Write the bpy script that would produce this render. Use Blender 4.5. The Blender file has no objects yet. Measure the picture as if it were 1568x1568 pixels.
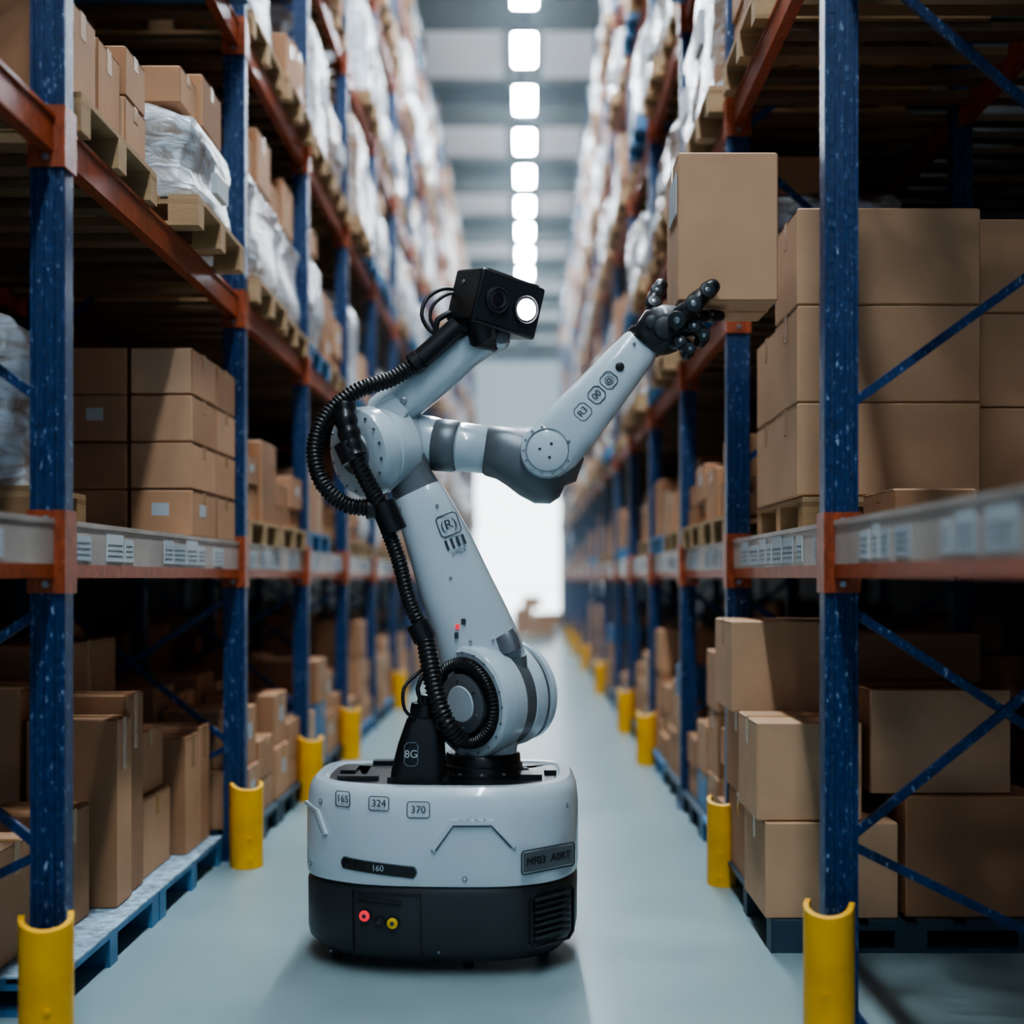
import bpy, math, random
from mathutils import Vector, Matrix
random.seed(7)
scene = bpy.context.scene
COL = scene.collection
V = Vector

# ---------------------------------------------------------------- materials
def newmat(name):
    m = bpy.data.materials.new(name); m.use_nodes = True
    nt = m.node_tree
    return m, nt, nt.nodes['Principled BSDF']

def mat(name, col, rough=0.5, metal=0.0, var=0.0, vscale=8.0, bump=0.0, bscale=40.0, coat=0.0, emit=None, estr=0.0, stretch=(1,1,1)):
    m, nt, b = newmat(name)
    b.inputs['Base Color'].default_value = (*col, 1)
    b.inputs['Roughness'].default_value = rough
    b.inputs['Metallic'].default_value = metal
    if coat: b.inputs['Coat Weight'].default_value = coat
    if emit:
        b.inputs['Emission Color'].default_value = (*emit, 1)
        b.inputs['Emission Strength'].default_value = estr
    if var or bump:
        tc = nt.nodes.new('ShaderNodeTexCoord'); mp = nt.nodes.new('ShaderNodeMapping')
        mp.inputs['Scale'].default_value = stretch
        nt.links.new(tc.outputs['Object'], mp.inputs['Vector'])
    if var:
        n = nt.nodes.new('ShaderNodeTexNoise'); n.inputs['Scale'].default_value = vscale; n.inputs['Detail'].default_value = 6
        nt.links.new(mp.outputs[0], n.inputs['Vector'])
        r = nt.nodes.new('ShaderNodeValToRGB')
        r.color_ramp.elements[0].position = .3; r.color_ramp.elements[1].position = .72
        r.color_ramp.elements[0].color = (*[c*(1-var) for c in col], 1)
        r.color_ramp.elements[1].color = (*[min(1, c*(1+var)) for c in col], 1)
        nt.links.new(n.outputs['Fac'], r.inputs[0]); nt.links.new(r.outputs[0], b.inputs['Base Color'])
    if bump:
        n2 = nt.nodes.new('ShaderNodeTexNoise'); n2.inputs['Scale'].default_value = bscale; n2.inputs['Detail'].default_value = 4
        nt.links.new(mp.outputs[0], n2.inputs['Vector'])
        bp = nt.nodes.new('ShaderNodeBump'); bp.inputs['Strength'].default_value = bump; bp.inputs['Distance'].default_value = .01
        nt.links.new(n2.outputs['Fac'], bp.inputs['Height']); nt.links.new(bp.outputs[0], b.inputs['Normal'])
    return m

def island_mat(name, cols, rough=.8, bump=.1, bscale=60, stretch=(1,1,1)):
    m, nt, b = newmat(name)
    b.inputs['Roughness'].default_value = rough
    g = nt.nodes.new('ShaderNodeNewGeometry'); r = nt.nodes.new('ShaderNodeValToRGB')
    el = r.color_ramp.elements
    while len(el) < len(cols): el.new(.5)
    for i, c in enumerate(cols):
        el[i].position = i/(len(cols)-1); el[i].color = (*c, 1)
    nt.links.new(g.outputs['Random Per Island'], r.inputs[0])
    tc = nt.nodes.new('ShaderNodeTexCoord'); mp = nt.nodes.new('ShaderNodeMapping'); mp.inputs['Scale'].default_value = stretch
    nt.links.new(tc.outputs['Object'], mp.inputs[0])
    n = nt.nodes.new('ShaderNodeTexNoise'); n.inputs['Scale'].default_value = 4; n.inputs['Detail'].default_value = 8
    nt.links.new(mp.outputs[0], n.inputs['Vector'])
    mx = nt.nodes.new('ShaderNodeMix'); mx.data_type = 'RGBA'; mx.blend_type = 'MULTIPLY'; mx.inputs['Factor'].default_value = .35
    r2 = nt.nodes.new('ShaderNodeValToRGB'); r2.color_ramp.elements[0].position = .3; r2.color_ramp.elements[1].position = .7
    r2.color_ramp.elements[0].color = (.6, .58, .56, 1)
    nt.links.new(n.outputs['Fac'], r2.inputs[0])
    nt.links.new(r.outputs[0], mx.inputs[6]); nt.links.new(r2.outputs[0], mx.inputs[7]); nt.links.new(mx.outputs[2], b.inputs['Base Color'])
    n2 = nt.nodes.new('ShaderNodeTexNoise'); n2.inputs['Scale'].default_value = bscale
    nt.links.new(mp.outputs[0], n2.inputs['Vector'])
    bp = nt.nodes.new('ShaderNodeBump'); bp.inputs['Strength'].default_value = bump; bp.inputs['Distance'].default_value = .01
    nt.links.new(n2.outputs['Fac'], bp.inputs['Height']); nt.links.new(bp.outputs[0], b.inputs['Normal'])
    return m

M_card = island_mat('cardboard', [(.46,.225,.115),(.60,.33,.185),(.35,.17,.085),(.52,.28,.16),(.66,.41,.26)])
M_cardB = island_mat('cardboard_plain', [(.58,.345,.205),(.63,.385,.23)], bump=.05)
M_tape = mat('packing_tape', (.48,.27,.13), .25)
M_label = island_mat('paper_label', [(.62,.66,.7),(.5,.55,.6),(.7,.72,.74)], .6, 0.02)
M_seam = mat('box_seam', (.12,.07,.04), .9)
M_wood = island_mat('pallet_wood', [(.46,.28,.14),(.55,.36,.2),(.32,.19,.09)], .8, .3, 30, (1,8,8))
M_slat = island_mat('deck_timber', [(.17,.10,.05),(.24,.145,.075),(.11,.065,.04)], .85, .3, 30)
M_bluepal = mat('blue_plastic', (.06,.19,.36), .45, var=.3)
M_dkpal = mat('dark_plastic_pallet', (.03,.06,.09), .5, var=.3)
M_sheet = mat('quilted_plastic_sheet', (.35,.48,.58), .35, var=.55, vscale=24, bump=1.0, bscale=36)

def wrap_mat():
    m, nt, b = newmat('stretch_wrap')
    b.inputs['Roughness'].default_value = .22
    tc = nt.nodes.new('ShaderNodeTexCoord'); mp = nt.nodes.new('ShaderNodeMapping'); mp.inputs['Scale'].default_value = (2,2,5)
    nt.links.new(tc.outputs['Object'], mp.inputs[0])
    n = nt.nodes.new('ShaderNodeTexNoise'); n.inputs['Scale'].default_value = 2.2; n.inputs['Detail'].default_value = 8; n.inputs['Distortion'].default_value = 1.5
    nt.links.new(mp.outputs[0], n.inputs['Vector'])
    oi = nt.nodes.new('ShaderNodeObjectInfo'); ad = nt.nodes.new('ShaderNodeMath'); ad.operation='MULTIPLY_ADD'; ad.inputs[1].default_value=.22; 
    nt.links.new(oi.outputs['Random'], ad.inputs[0])
    sb = nt.nodes.new('ShaderNodeMath'); sb.operation='SUBTRACT'; sb.inputs[1].default_value=.14; nt.links.new(n.outputs['Fac'], sb.inputs[0]); nt.links.new(sb.outputs[0], ad.inputs[2])
    r = nt.nodes.new('ShaderNodeValToRGB')
    e = r.color_ramp.elements; e[0].position = .33; e[0].color = (.34,.21,.14,1); e[1].position = .62; e[1].color = (.76,.83,.91,1)
    x = e.new(.46); x.color = (.50,.48,.47,1)
    nt.links.new(ad.outputs[0], r.inputs[0]); nt.links.new(r.outputs[0], b.inputs['Base Color'])
    bp = nt.nodes.new('ShaderNodeBump'); bp.inputs['Strength'].default_value = .8; bp.inputs['Distance'].default_value = .03
    nt.links.new(n.outputs['Fac'], bp.inputs['Height']); nt.links.new(bp.outputs[0], b.inputs['Normal'])
    return m
M_wrap = wrap_mat()

def worn_paint(name, col, chip, thr, sc=42):
    m, nt, b = newmat(name)
    b.inputs['Roughness'].default_value = .34
    tc = nt.nodes.new('ShaderNodeTexCoord'); mp = nt.nodes.new('ShaderNodeMapping'); mp.inputs['Scale'].default_value = (1,1,.45)
    nt.links.new(tc.outputs['Object'], mp.inputs[0])
    n = nt.nodes.new('ShaderNodeTexNoise'); n.inputs['Scale'].default_value = sc; n.inputs['Detail'].default_value = 8; n.inputs['Roughness'].default_value = .75
    nt.links.new(mp.outputs[0], n.inputs['Vector'])
    r = nt.nodes.new('ShaderNodeValToRGB'); e = r.color_ramp.elements
    e[0].position = thr; e[0].color = (*col,1); e[1].position = thr+.06; e[1].color = (*chip,1)
    x = e.new(.34); x.color = (*[c*.4 for c in col],1)
    nt.links.new(n.outputs['Fac'], r.inputs[0]); nt.links.new(r.outputs[0], b.inputs['Base Color'])
    bp = nt.nodes.new('ShaderNodeBump'); bp.inputs['Strength'].default_value = .5; bp.inputs['Distance'].default_value = .01
    nt.links.new(n.outputs['Fac'], bp.inputs['Height']); nt.links.new(bp.outputs[0], b.inputs['Normal'])
    return m
M_blue = worn_paint('blue_rack_paint', (.006,.048,.17), (.42,.55,.70), .59, 60)  # pale specks: paint wear plus reflections painted into the colour
M_orange = worn_paint('orange_rack_paint', (.48,.095,.03), (.6,.45,.35), .63)
M_hole = mat('slot_hole', (.02,.05,.12), .5)
M_rail = mat('label_rail', (.54,.46,.41), .3, var=.25, vscale=3)
M_yellow = mat('yellow_guard', (.92,.45,.010), .42, var=.15, vscale=6, bump=.1)
def floor_mat():
    m, nt, b = newmat('epoxy_floor')
    tc = nt.nodes.new('ShaderNodeTexCoord')
    n = nt.nodes.new('ShaderNodeTexNoise'); n.inputs['Scale'].default_value = 1.1; n.inputs['Detail'].default_value = 9; n.inputs['Roughness'].default_value = .65
    nt.links.new(tc.outputs['Object'], n.inputs['Vector'])
    r = nt.nodes.new('ShaderNodeValToRGB'); e = r.color_ramp.elements
    e[0].position = .3; e[0].color = (.215,.30,.32,1); e[1].position = .7; e[1].color = (.285,.375,.395,1)
    nt.links.new(n.outputs['Fac'], r.inputs[0]); nt.links.new(r.outputs[0], b.inputs['Base Color'])
    mr = nt.nodes.new('ShaderNodeMapRange'); mr.inputs[3].default_value = .24; mr.inputs[4].default_value = .36
    nt.links.new(n.outputs['Fac'], mr.inputs[0]); nt.links.new(mr.outputs[0], b.inputs['Roughness'])
    return m
M_floor = floor_mat()
M_wall = mat('dark_wall_cladding', (.05,.055,.06), .8, var=.2)
M_endwall = mat('end_wall_cladding', (.38,.52,.58), .7, var=.1, vscale=.5)
M_ceil = mat('ceiling_deck', (.22,.24,.25), .8, var=.15, vscale=.6)
M_sky = mat('skylight_panel', (.6,.62,.64), .6, emit=(.84,.92,1), estr=.20)
M_cbeam = mat('ceiling_steel', (.03,.034,.04), .6)
M_lamp = mat('lamp_diffuser', (1,1,1), .5, emit=(.80,.92,1), estr=145)
M_day = mat('daylight_glass', (1,1,1), .5, emit=(.82,.94,1), estr=4.5)
M_endglow = mat('end_wall_glow', (.6,.65,.7), .5, emit=(.66,.86,1), estr=.5)  # dim glow added above the bright opening, imitating its pale fade upward
# robot
M_white = mat('robot_white', (.58,.665,.72), .24, coat=.5, var=.02, vscale=2)
M_gray = mat('robot_gray', (.17,.185,.205), .40, .35, var=.06)
M_black = mat('robot_black', (.011,.012,.014), .36, coat=.2)
M_char = mat('robot_charcoal', (.028,.034,.038), .42, var=.1, bump=.05, bscale=200)
M_rub = mat('hose_rubber', (.012,.012,.013), .40)
M_dk = mat('marking_dark', (.04,.05,.06), .5)
M_line = mat('marking_grey', (.16,.20,.23), .5)
M_red = mat('red_button', (.8,.03,.05), .3, emit=(1,.05,.08), estr=.6)
M_yel = mat('yellow_button', (.75,.5,.03), .3)
M_glow = mat('head_lamp', (1,1,1), .3, emit=(.92,.9,1), estr=14)
M_lens = mat('lens_glass', (.03,.02,.03), .05, coat=1)
M_steel = mat('bolt_steel', (.35,.37,.4), .3, .8)

# ---------------------------------------------------------------- mesh builder
class MB:
    def __init__(s): s.v=[]; s.f=[]; s.m=[]; s.mats=[]
    def mi(s, m):
        if m not in s.mats: s.mats.append(m)
        return s.mats.index(m)
    def add(s, vs, fs, m):
        o = len(s.v); i = s.mi(m)
        s.v += [tuple(x) for x in vs]
        for f in fs: s.f.append(tuple(o+k for k in f)); s.m.append(i)
    def box(s, lo, hi, m, M=None):
        (a,b,c),(d,e,f) = lo, hi
        vs = [V(p) for p in [(a,b,c),(d,b,c),(d,e,c),(a,e,c),(a,b,f),(d,b,f),(d,e,f),(a,e,f)]]
        if M is not None: vs = [M@p for p in vs]
        s.add(vs, [(0,3,2,1),(4,5,6,7),(0,1,5,4),(1,2,6,5),(2,3,7,6),(3,0,4,7)], m)
    def bar(s, p, q, w, h, m, hint=(0,1,0)):
        p,q = V(p),V(q); t=(q-p).normalized(); u=V(hint); u=(u-t*u.dot(t)).normalized(); v=t.cross(u)
        vs=[]
        for c in (p,q):
            for a,b in ((-1,-1),(1,-1),(1,1),(-1,1)): vs.append(c+u*a*w/2+v*b*h/2)
        s.add(vs, [(0,3,2,1),(4,5,6,7),(0,1,5,4),(1,2,6,5),(2,3,7,6),(3,0,4,7)], m)
    def rings(s, rings, m, cap=True, close=False):
        n=len(rings[0]); vs=[p for r in rings for p in r]; fs=[]
        for i in range(len(rings)-1 + (1 if close else 0)):
            a=i*n; b=((i+1)%len(rings))*n
            for k in range(n):
                k2=(k+1)%n; fs.append((a+k,a+k2,b+k2,b+k))
        if cap and not close:
            fs.append(tuple(range(n-1,-1,-1))); o=(len(rings)-1)*n; fs.append(tuple(o+k for k in range(n)))
        s.add(vs,fs,m)
    def loft(s, secs, m, n=2.0, seg=36, hint=(0,-1,0)):
        cs=[V(x[0]) for x in secs]; R=[]
        for i,sc in enumerate(secs):
            t=(cs[min(i+1,len(cs)-1)]-cs[max(i-1,0)]).normalized()
            u=V(hint); u=(u-t*u.dot(t)).normalized(); w=t.cross(u)
            ring=[]
            for k in range(seg):
                a=2*math.pi*k/seg; ca,sa=math.cos(a),math.sin(a)
                x=math.copysign(abs(ca)**(2/n),ca)*sc[1]; y=math.copysign(abs(sa)**(2/n),sa)*sc[2]
                ring.append(cs[i]+w*x+u*y)
            R.append(ring)
        s.rings(R,m)
    def lathe(s, p, q, prof, m, seg=40, ringed=False):
        p,q=V(p),V(q); t=(q-p).normalized(); u=t.orthogonal().normalized(); w=t.cross(u)
        s.rings([[p+t*a+(u*math.cos(2*math.pi*k/seg)+w*math.sin(2*math.pi*k/seg))*max(r,.0005) for k in range(seg)] for a,r in prof],m,close=ringed)
    def cyl(s,p,q,r,m,bev=.006,seg=36):
        L=(V(q)-V(p)).length; b=min(bev,L*.3,r*.5)
        s.lathe(p,q,[(0,r-b),(b*.3,r-b*.3),(b,r),(L-b,r),(L-b*.3,r-b*.3),(L,r-b)],m,seg)
    def cap(s,p,q,r1,r2,m,seg=20):
        p,q=V(p),V(q); L=(q-p).length; prof=[]
        for i in range(6):
            a=math.pi/2*i/5; prof.append((-r1*math.cos(a),r1*math.sin(a)))
        for i in range(6):
            a=math.pi/2*i/5; prof.append((L+r2*math.sin(a),r2*math.cos(a)))
        s.lathe(p,q,prof,m,seg)
    def hose(s,pts,r,m,rib=.0,pitch=.016,seg=16):
        P=catmull(pts, .25*pitch if rib else .02); R=[]; up=None; d=0
        for i,p in enumerate(P):
            t=(P[min(i+1,len(P)-1)]-P[max(i-1,0)]).normalized()
            if up is None: up=t.orthogonal().normalized()
            up=(up-t*up.dot(t)).normalized(); w=t.cross(up)
            if i: d+=(P[i]-P[i-1]).length
            rr=r*(1+rib*(1 if (d/pitch)%1<.5 else -1))
            R.append([p+(up*math.cos(2*math.pi*k/seg)+w*math.sin(2*math.pi*k/seg))*rr for k in range(seg)])
        s.rings(R,m)
    def obj(s,name,parent=None,loc=(0,0,0),rot=None,smooth=35,bevel=0):
        me=bpy.data.meshes.new(name); me.from_pydata(s.v,[],s.f)
        for m in s.mats: me.materials.append(m)
        me.polygons.foreach_set('material_index',s.m)
        if smooth:
            me.polygons.foreach_set('use_smooth',[True]*len(me.polygons))
            me.set_sharp_from_angle(angle=math.radians(smooth))
        me.update()
        o=bpy.data.objects.new(name,me); COL.objects.link(o); o.location=loc
        if rot: o.rotation_euler=rot
        if parent: o.parent=parent
        if bevel:
            b=o.modifiers.new('bevel','BEVEL'); b.width=bevel; b.segments=3; b.limit_method='ANGLE'; b.angle_limit=math.radians(40)
        return o

def catmull(pts, step):
    P=[V(p) for p in pts]; P=[P[0]*2-P[1]]+P+[P[-1]*2-P[-2]]; out=[]
    for i in range(1,len(P)-2):
        a,b,c,d=P[i-1:i+3]; n=max(2,int((c-b).length/step))
        for k in range(n):
            t=k/n; out.append(.5*((2*b)+(c-a)*t+(2*a-5*b+4*c-d)*t*t+(3*b-a-3*c+d)*t**3))
    out.append(P[-2]); return out

# ---------------------------------------------------------------- shell
def simple(name, lo, hi, m):
    b=MB(); b.box(lo,hi,m); return b.obj(name,smooth=0)
simple('floor',(-6,-7,-.1),(6,48,0),M_floor)
simple('wall_left',(-6.2,-7,0),(-6,48,10.6),M_wall)
simple('wall_right',(6,-7,0),(6.2,48,10.6),M_wall)
b=MB()
b.box((-6,46,0),(-3.2,46.2,10.3),M_endwall); b.box((3.2,46,0),(6,46.2,10.3),M_endwall); b.box((-3.2,46,9.7),(3.2,46.2,10.3),M_endwall)
b.obj('wall_end',smooth=0)
b=MB(); b.box((-3.2,46.05,.0),(3.2,46.15,7.0),M_day)
b.box((-3.2,46.05,7.0),(3.2,46.15,9.7),M_endglow)  # added glow band where the plain end wall would continue
for x in (-3.15,3.15): b.box((x-.04,45.98,0),(x+.04,46.04,9.7),M_endwall)
for z in (1.1,): b.box((-3.2,45.98,z),(3.2,46.04,z+.04),M_endwall)
b.obj('window_1',smooth=0)
simple('ceiling',(-6,-7,10.3),(6,46,10.5),M_ceil)
b=MB(); y=21.7-4*7
while y<46:
    if y>-7: b.box((-6,y,9.95),(6,min(y+1.1,46),10.3),M_cbeam)
    for xa in (-1.75,.30):
        if -7<y: b.box((xa,y+1.35,10.26),(xa+1.35,min(y+3.6,45.9),10.299),M_sky)
    y+=4
for x in (-1.95,-.12,1.85): b.box((x-.06,-7,9.9),(x+.06,46,9.95),M_cbeam)
b.obj('trim_1',smooth=0)   # steel roof beams with translucent skylight sheets
y=18.45-1.94*12; lm=None
while y<32.5:
    if lm is None:
        b=MB(); b.box((-.16,-.55,0),(.16,.55,.004),M_lamp); b.box((-.18,-.57,.004),(.18,.57,.07),M_cbeam)
        b.bar((0,-.4,.07),(0,-.4,.45),.02,.02,M_cbeam,hint=(1,0,0)); b.bar((0,.4,.07),(0,.4,.45),.02,.02,M_cbeam,hint=(1,0,0))
        lm=b.obj('ceiling_light',loc=(-.02,y,9.5),smooth=0)
    else:
        o=bpy.data.objects.new('ceiling_light',lm.data); COL.objects.link(o); o.location=(-.02,y,9.5)
    y+=1.94

# ---------------------------------------------------------------- racks
LX, RX, DEP = 1.55, 1.06, 1.12
LY=[1.6,3.98,6.5,8.4,10.25]+[12.2+2*i for i in range(13)]
RY=[2.0,4.12,6.1,7.95,9.95]+[11.95+2*i for i in range(13)]
LL=[1.5,2.88,4.33,5.78,7.2,8.5]
RL=[1.5,2.77,3.75,5.1,6.45,7.8]
BR=[(.60,.08),(.62,1.48),(1.40,.70),(2.08,2.85),(3.65,2.72),(3.75,4.55),(5.3,4.6),(5.4,6.2),(6.9,6.25),(7.0,7.8),(8.5,7.85),(8.6,9.4)]
def upright(b,x,y,w,detail):
    h=9.6
    b.box((x-w/2,y-.035,0),(x+w/2,y+.035,h),M_blue)
    for dx in (-.44,-.15,.15,.44):
        b.box((x+dx*w-.006,y-.043,0),(x+dx*w+.006,y-.035,h),M_blue)
    b.box((x-w*.75,y-.07,0),(x+w*.75,y+.07,.012),M_blue)
    if detail:
        z=.08
        while z<5.2:
            for dx in (-.29,.29):
                b.box((x+dx*w-.005,y-.037,z),(x+dx*w+.005,y-.0345,z+.02),M_hole)
            z+=.04
def rack(sx,X,YS,LV,name):
    b=MB()
    for i,y in enumerate(YS):
        w=.112 if i<3 else .1
        upright(b,sx*X,y,w,i<4); upright(b,sx*(X+DEP),y,.09,False); upright(b,sx*(X+2*DEP+.2),y,.09,False)
        xa,xb=sx*(X+.03),sx*(X+DEP-.03)
        for k,(za,zb) in enumerate(BR): b.bar((xa,y+.012*(-1)**k,za),(xb,y+.012*(-1)**k,zb),.020,.030,M_blue)
    for j,z in enumerate(LV):
        for i in range(len(YS)-1):
            if sx>0 and j==1 and i<2: continue
            y0,y1=YS[i],YS[i+1]
            for xx in (X,X+DEP,X+2*DEP+.2):
                c=sx*xx
                if j==0 and xx==X:
                    b.box((c-.028,y0+.04,z),(c+.028,y1-.04,z+.045),M_orange)
                    b.box((c-.026,y0+.04,z+.045),(c+.026,y1-.04,z+.19),M_rail)
                    b.box((c-.030,y0+.04,z+.175),(c+.030,y1-.04,z+.192),M_rail)
                    ya=y0+.1
                    while ya<y1-.3:
                        wl=random.choice((.07,.10,.13,.18))
                        if random.random()<.8:
                            s0=c-sx*.029; hh=random.choice((.10,.085,.11))
                            b.box((min(s0,c-sx*.026),ya,z+.06),(max(s0,c-sx*.026),ya+wl,z+.06+hh),M_label)
                            for q in range(3): b.box((min(s0-sx*.001,c-sx*.026),ya+.012,z+.080+q*.02),(max(s0-sx*.001,c-sx*.026),ya+wl-.015,z+.083+q*.02),M_line)
                        ya+=wl+random.choice((.01,.02,.03,.06,.16))
                else:
                    hb=.19 if j==0 else .12
                    b.box((c-.025,y0+.04,z),(c+.025,y1-.04,z+hb),M_orange)
                    b.box((c-.031,y0+.04,z+hb-.015),(c+.031,y1-.04,z+hb),M_orange)
            top=z+(.19 if j==0 else .12)
            ya=y0+.1
            while ya<y1-.1:
                b.box((min(sx*(X+.03),sx*(X+DEP-.03)),ya,top-.04),(max(sx*(X+.03),sx*(X+DEP-.03)),ya+.1,top-.002),M_slat)
                b.box((min(sx*(X+DEP+.1),sx*(X+2*DEP+.17)),ya,top-.04),(max(sx*(X+DEP+.1),sx*(X+2*DEP+.17)),ya+.1,top-.002),M_slat)
                ya+=.24
        for i,y in enumerate(YS):
            if sx>0 and j==1 and i<2: continue
            hb=.19 if j==0 else .12
            c=sx*X; b.box((c-.062,y-.052,z-.05),(c+.062,y+.052,z+hb+.03),M_orange)
            for q in (z-.02,z+hb): b.cyl((c,y-.05,q),(c,y-.062,q),.012,M_steel,.002,10)
    return b.obj(name,smooth=0)
rack(-1,LX,LY,LL,'pallet_rack')
rack(1,RX,RY,RL,'pallet_rack')

def guard(loc,h,w,face):
    b=MB(); seg=18
    def ring(z0,slope):
        out=[]
        for rr,dirn in ((w/2,1),(w/2-.018,-1)):
            for k in range(seg+1):
                a=math.pi*(k/seg if dirn>0 else 1-k/seg)
                xx=math.cos(a)*rr; yy=-math.sin(a)*rr
                out.append(V((xx,yy,z0+(slope*(-yy/(w/2)) if z0>.1 else 0))))
        return out
    b.rings([ring(0,0),ring(h*.5,0),ring(h-.03,-.02),ring(h,-.025)],M_yellow)
    b.box((-w/2,0,0),(-w/2+.018,.06,h),M_yellow); b.box((w/2-.018,0,0),(w/2,.06,h),M_yellow)
    for z in (.05,.16): b.cyl((0,-w/2+.004,z),(0,-w/2-.008,z),.012,M_yellow)
    b.obj('column_guard',loc=loc,rot=(0,0,face))
for y in (3.86,6.36,8.24,10.1,14.05,18.1,22.1,26.1): guard((-LX+(.04 if y<4 else .10),y-.03,0),.43,.165,math.radians(22))
for y in (3.98,5.97,9.8,11.82,15.8,19.8,23.8,27.8): guard((RX-(.07 if y<5 else .09),y,0),.43 if y<4.5 else .42,.16,math.radians(-20))

# ---------------------------------------------------------------- boxes & pallets
def carton(b,x0,y0,z0,x1,y1,z1,m=None,rot=0,detail=True,label=False):
    m=m or M_card
    c=V(((x0+x1)/2,(y0+y1)/2,z0)); M=Matrix.Translation(c)@Matrix.Rotation(rot,4,'Z')
    hx,hy,h=(x1-x0)/2-.003,(y1-y0)/2-.003,z1-z0-.003
    e=.006
    vs=[];
    for z,i in ((0,e),(e,0),(h-e,0),(h,e)):
        pts=[(-hx+i+e,-hy+i),(hx-i-e,-hy+i),(hx-i,-hy+i+e),(hx-i,hy-i-e),(hx-i-e,hy-i),(-hx+i+e,hy-i),(-hx+i,hy-i-e),(-hx+i,-hy+i+e)]
        vs.append([M@V((p[0],p[1],z)) for p in pts])
    b.rings(vs,m)
    if detail:
        t=.0012
        b.box((-hx+.004,-.0015,h),(hx-.004,.0015,h+t*.6),M_seam,M)
        b.box((-hx,-.025,h),(hx,.025,h+t),M_tape,M)
        for s in (-1,1):
            xa=s*hx
            b.box((min(xa,xa+s*t),-.025,h*.72),(max(xa,xa+s*t),.025,h),M_tape,M)
            b.box((min(xa,xa+s*t*.5),-hy+.01,h*.985-.004),(max(xa,xa+s*t*.5),hy-.01,h*.985-.001),M_seam,M)
    if label:
        b.box((-hx*.3,-hy-.0012,h*.45),(hx*.25,-hy,h*.72),M_label,M)
        b.box((-hx-.0012,-hy*.4,h*.45),(-hx,hy*.1,h*.72),M_label,M)
        b.box((hx,-hy*.4,h*.45),(hx+.0012,hy*.1,h*.72),M_label,M)
def pallet(b,x0,y0,z0,x1,y1,m=None,h=.13):
    m=m or M_wood
    n=6; W=(x1-x0)/ (n+ (n-1)*.35)
    for i in range(n):
        xa=x0+i*W*1.35; b.box((xa,y0,z0+h-.02),(xa+W,y1,z0+h),m)
    for j in range(3):
        ya=y0+(y1-y0-.09)*j/2
        b.box((x0,ya,z0+h-.04),(x1,ya+.09,z0+h-.02),m)
        b.box((x0,ya,z0),(x1,ya+.09,z0+.018),m)
        for i in range(3):
            xa=x0+(x1-x0-.13)*i/2; b.box((xa,ya,z0+.018),(xa+.13,ya+.09,z0+h-.04),m)
def load_mesh(seed,hmax,wrapped=False,pm=None,W=.84,big=False):
    r=random.Random(seed); b=MB()
    pallet(b,0,-W/2,0,1.0,W/2,pm)
    z0=.13
    if wrapped:
        h=hmax*r.uniform(.62,1.0)
        R=[]; n=10; seg=44; ph=[r.uniform(0,6) for _ in range(4)]
        for i in range(n+1):
            t=i/n; ring=[]; sh=.94+.03*math.sin(t*9+ph[0])-(.10 if t>.95 else 0)-(0.02 if t<.05 else 0)
            for k in range(seg):
                a=2*math.pi*k/seg; ca,sa=math.cos(a),math.sin(a); e=2/9
                lump=1+.015*math.sin(5*a+ph[1]+t*4)+.012*math.sin(11*a+ph[2]-t*9)
                ring.append(V((.5+math.copysign(abs(ca)**e,ca)*.48*sh*lump,math.copysign(abs(sa)**e,sa)*(W/2)*sh*lump,z0+(h-z0)*t+(.02*math.sin(3*a+ph[3]) if t==1 else 0))))
            R.append(ring)
        b.rings(R,M_wrap)
        if r.random()<.6: b.box((-.0,-.1,h*.45),(.03,.1,h*.62),M_label)
        if r.random()<.6 and h<hmax-.15:
            carton(b,.08,-.3,h+.03,.55,.05,hmax,M_card); carton(b,.1,.07,h+.03,.6,.33,h+.03+(hmax-h)*.6,M_card)
    else:
        ny=r.choice((2,2,3)) if not big else r.choice((1,2,2)); wy=W/ny
        for j in range(ny):
            colh=hmax*r.uniform(.42,1.0); nx=r.choice((2,3)) if not big else 2; 
            xs=[0.02+.94*k/nx for k in range(nx+1)]
            for k in range(nx):
                z=z0; hh=colh*(1 if k else r.uniform(.6,1)); rows=max(1,round((hh-z0)/r.uniform(.16,.46))); ws=[r.uniform(.6,1.3) for _ in range(rows)]; sw=sum(ws)
                for q in range(rows):
                    dx=r.uniform(0,.035); bh=(hh-z0)*ws[q]/sw
                    mm=M_bluepal if r.random()<.03 else None
                    carton(b,xs[k]+dx,-W/2+j*wy+r.uniform(.0,.02),z,xs[k+1]-.005,-W/2+(j+1)*wy-r.uniform(.003,.035),z+bh,m=mm,label=(r.random()<.12))
                    z+=bh
    return b
def mk(name,n,hmax,wr=False,pm=None,**k):
    out=[]
    for i in range(n):
        o=load_mesh(i*17+int(hmax*100)+(500 if wr else 0),hmax,wr,(pm[i%len(pm)] if pm else None),**k)
        me=o.obj(name,smooth=35); out.append(me.data); bpy.data.objects.remove(me)
    return out
PM=[M_wood,M_wood,M_bluepal]
LD_shelf=mk('pallet_of_cardboard_boxes',8,.98,pm=PM)
LD_short=mk('pallet_of_cardboard_boxes',5,.78,pm=PM)
LD_floor=mk('pallet_of_cardboard_boxes',9,1.18,pm=[M_dkpal,M_dkpal,M_bluepal],big=True)
LD_wrap=mk('pallet_of_wrapped_goods',7,1.08,True,PM)
LD_wrapS=mk('pallet_of_wrapped_goods',3,.80,True,PM)
def place(me,sx,X,y,z):
    nm='pallet_of_wrapped_goods' if 'wrapped' in me.name else 'pallet_of_cardboard_boxes'
    o=bpy.data.objects.new(nm,me); COL.objects.link(o)
    o.location=(sx*X,y,z); o.rotation_euler=(0,0,0 if sx>0 else math.pi)
    return o
rr=random.Random(21)
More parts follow.
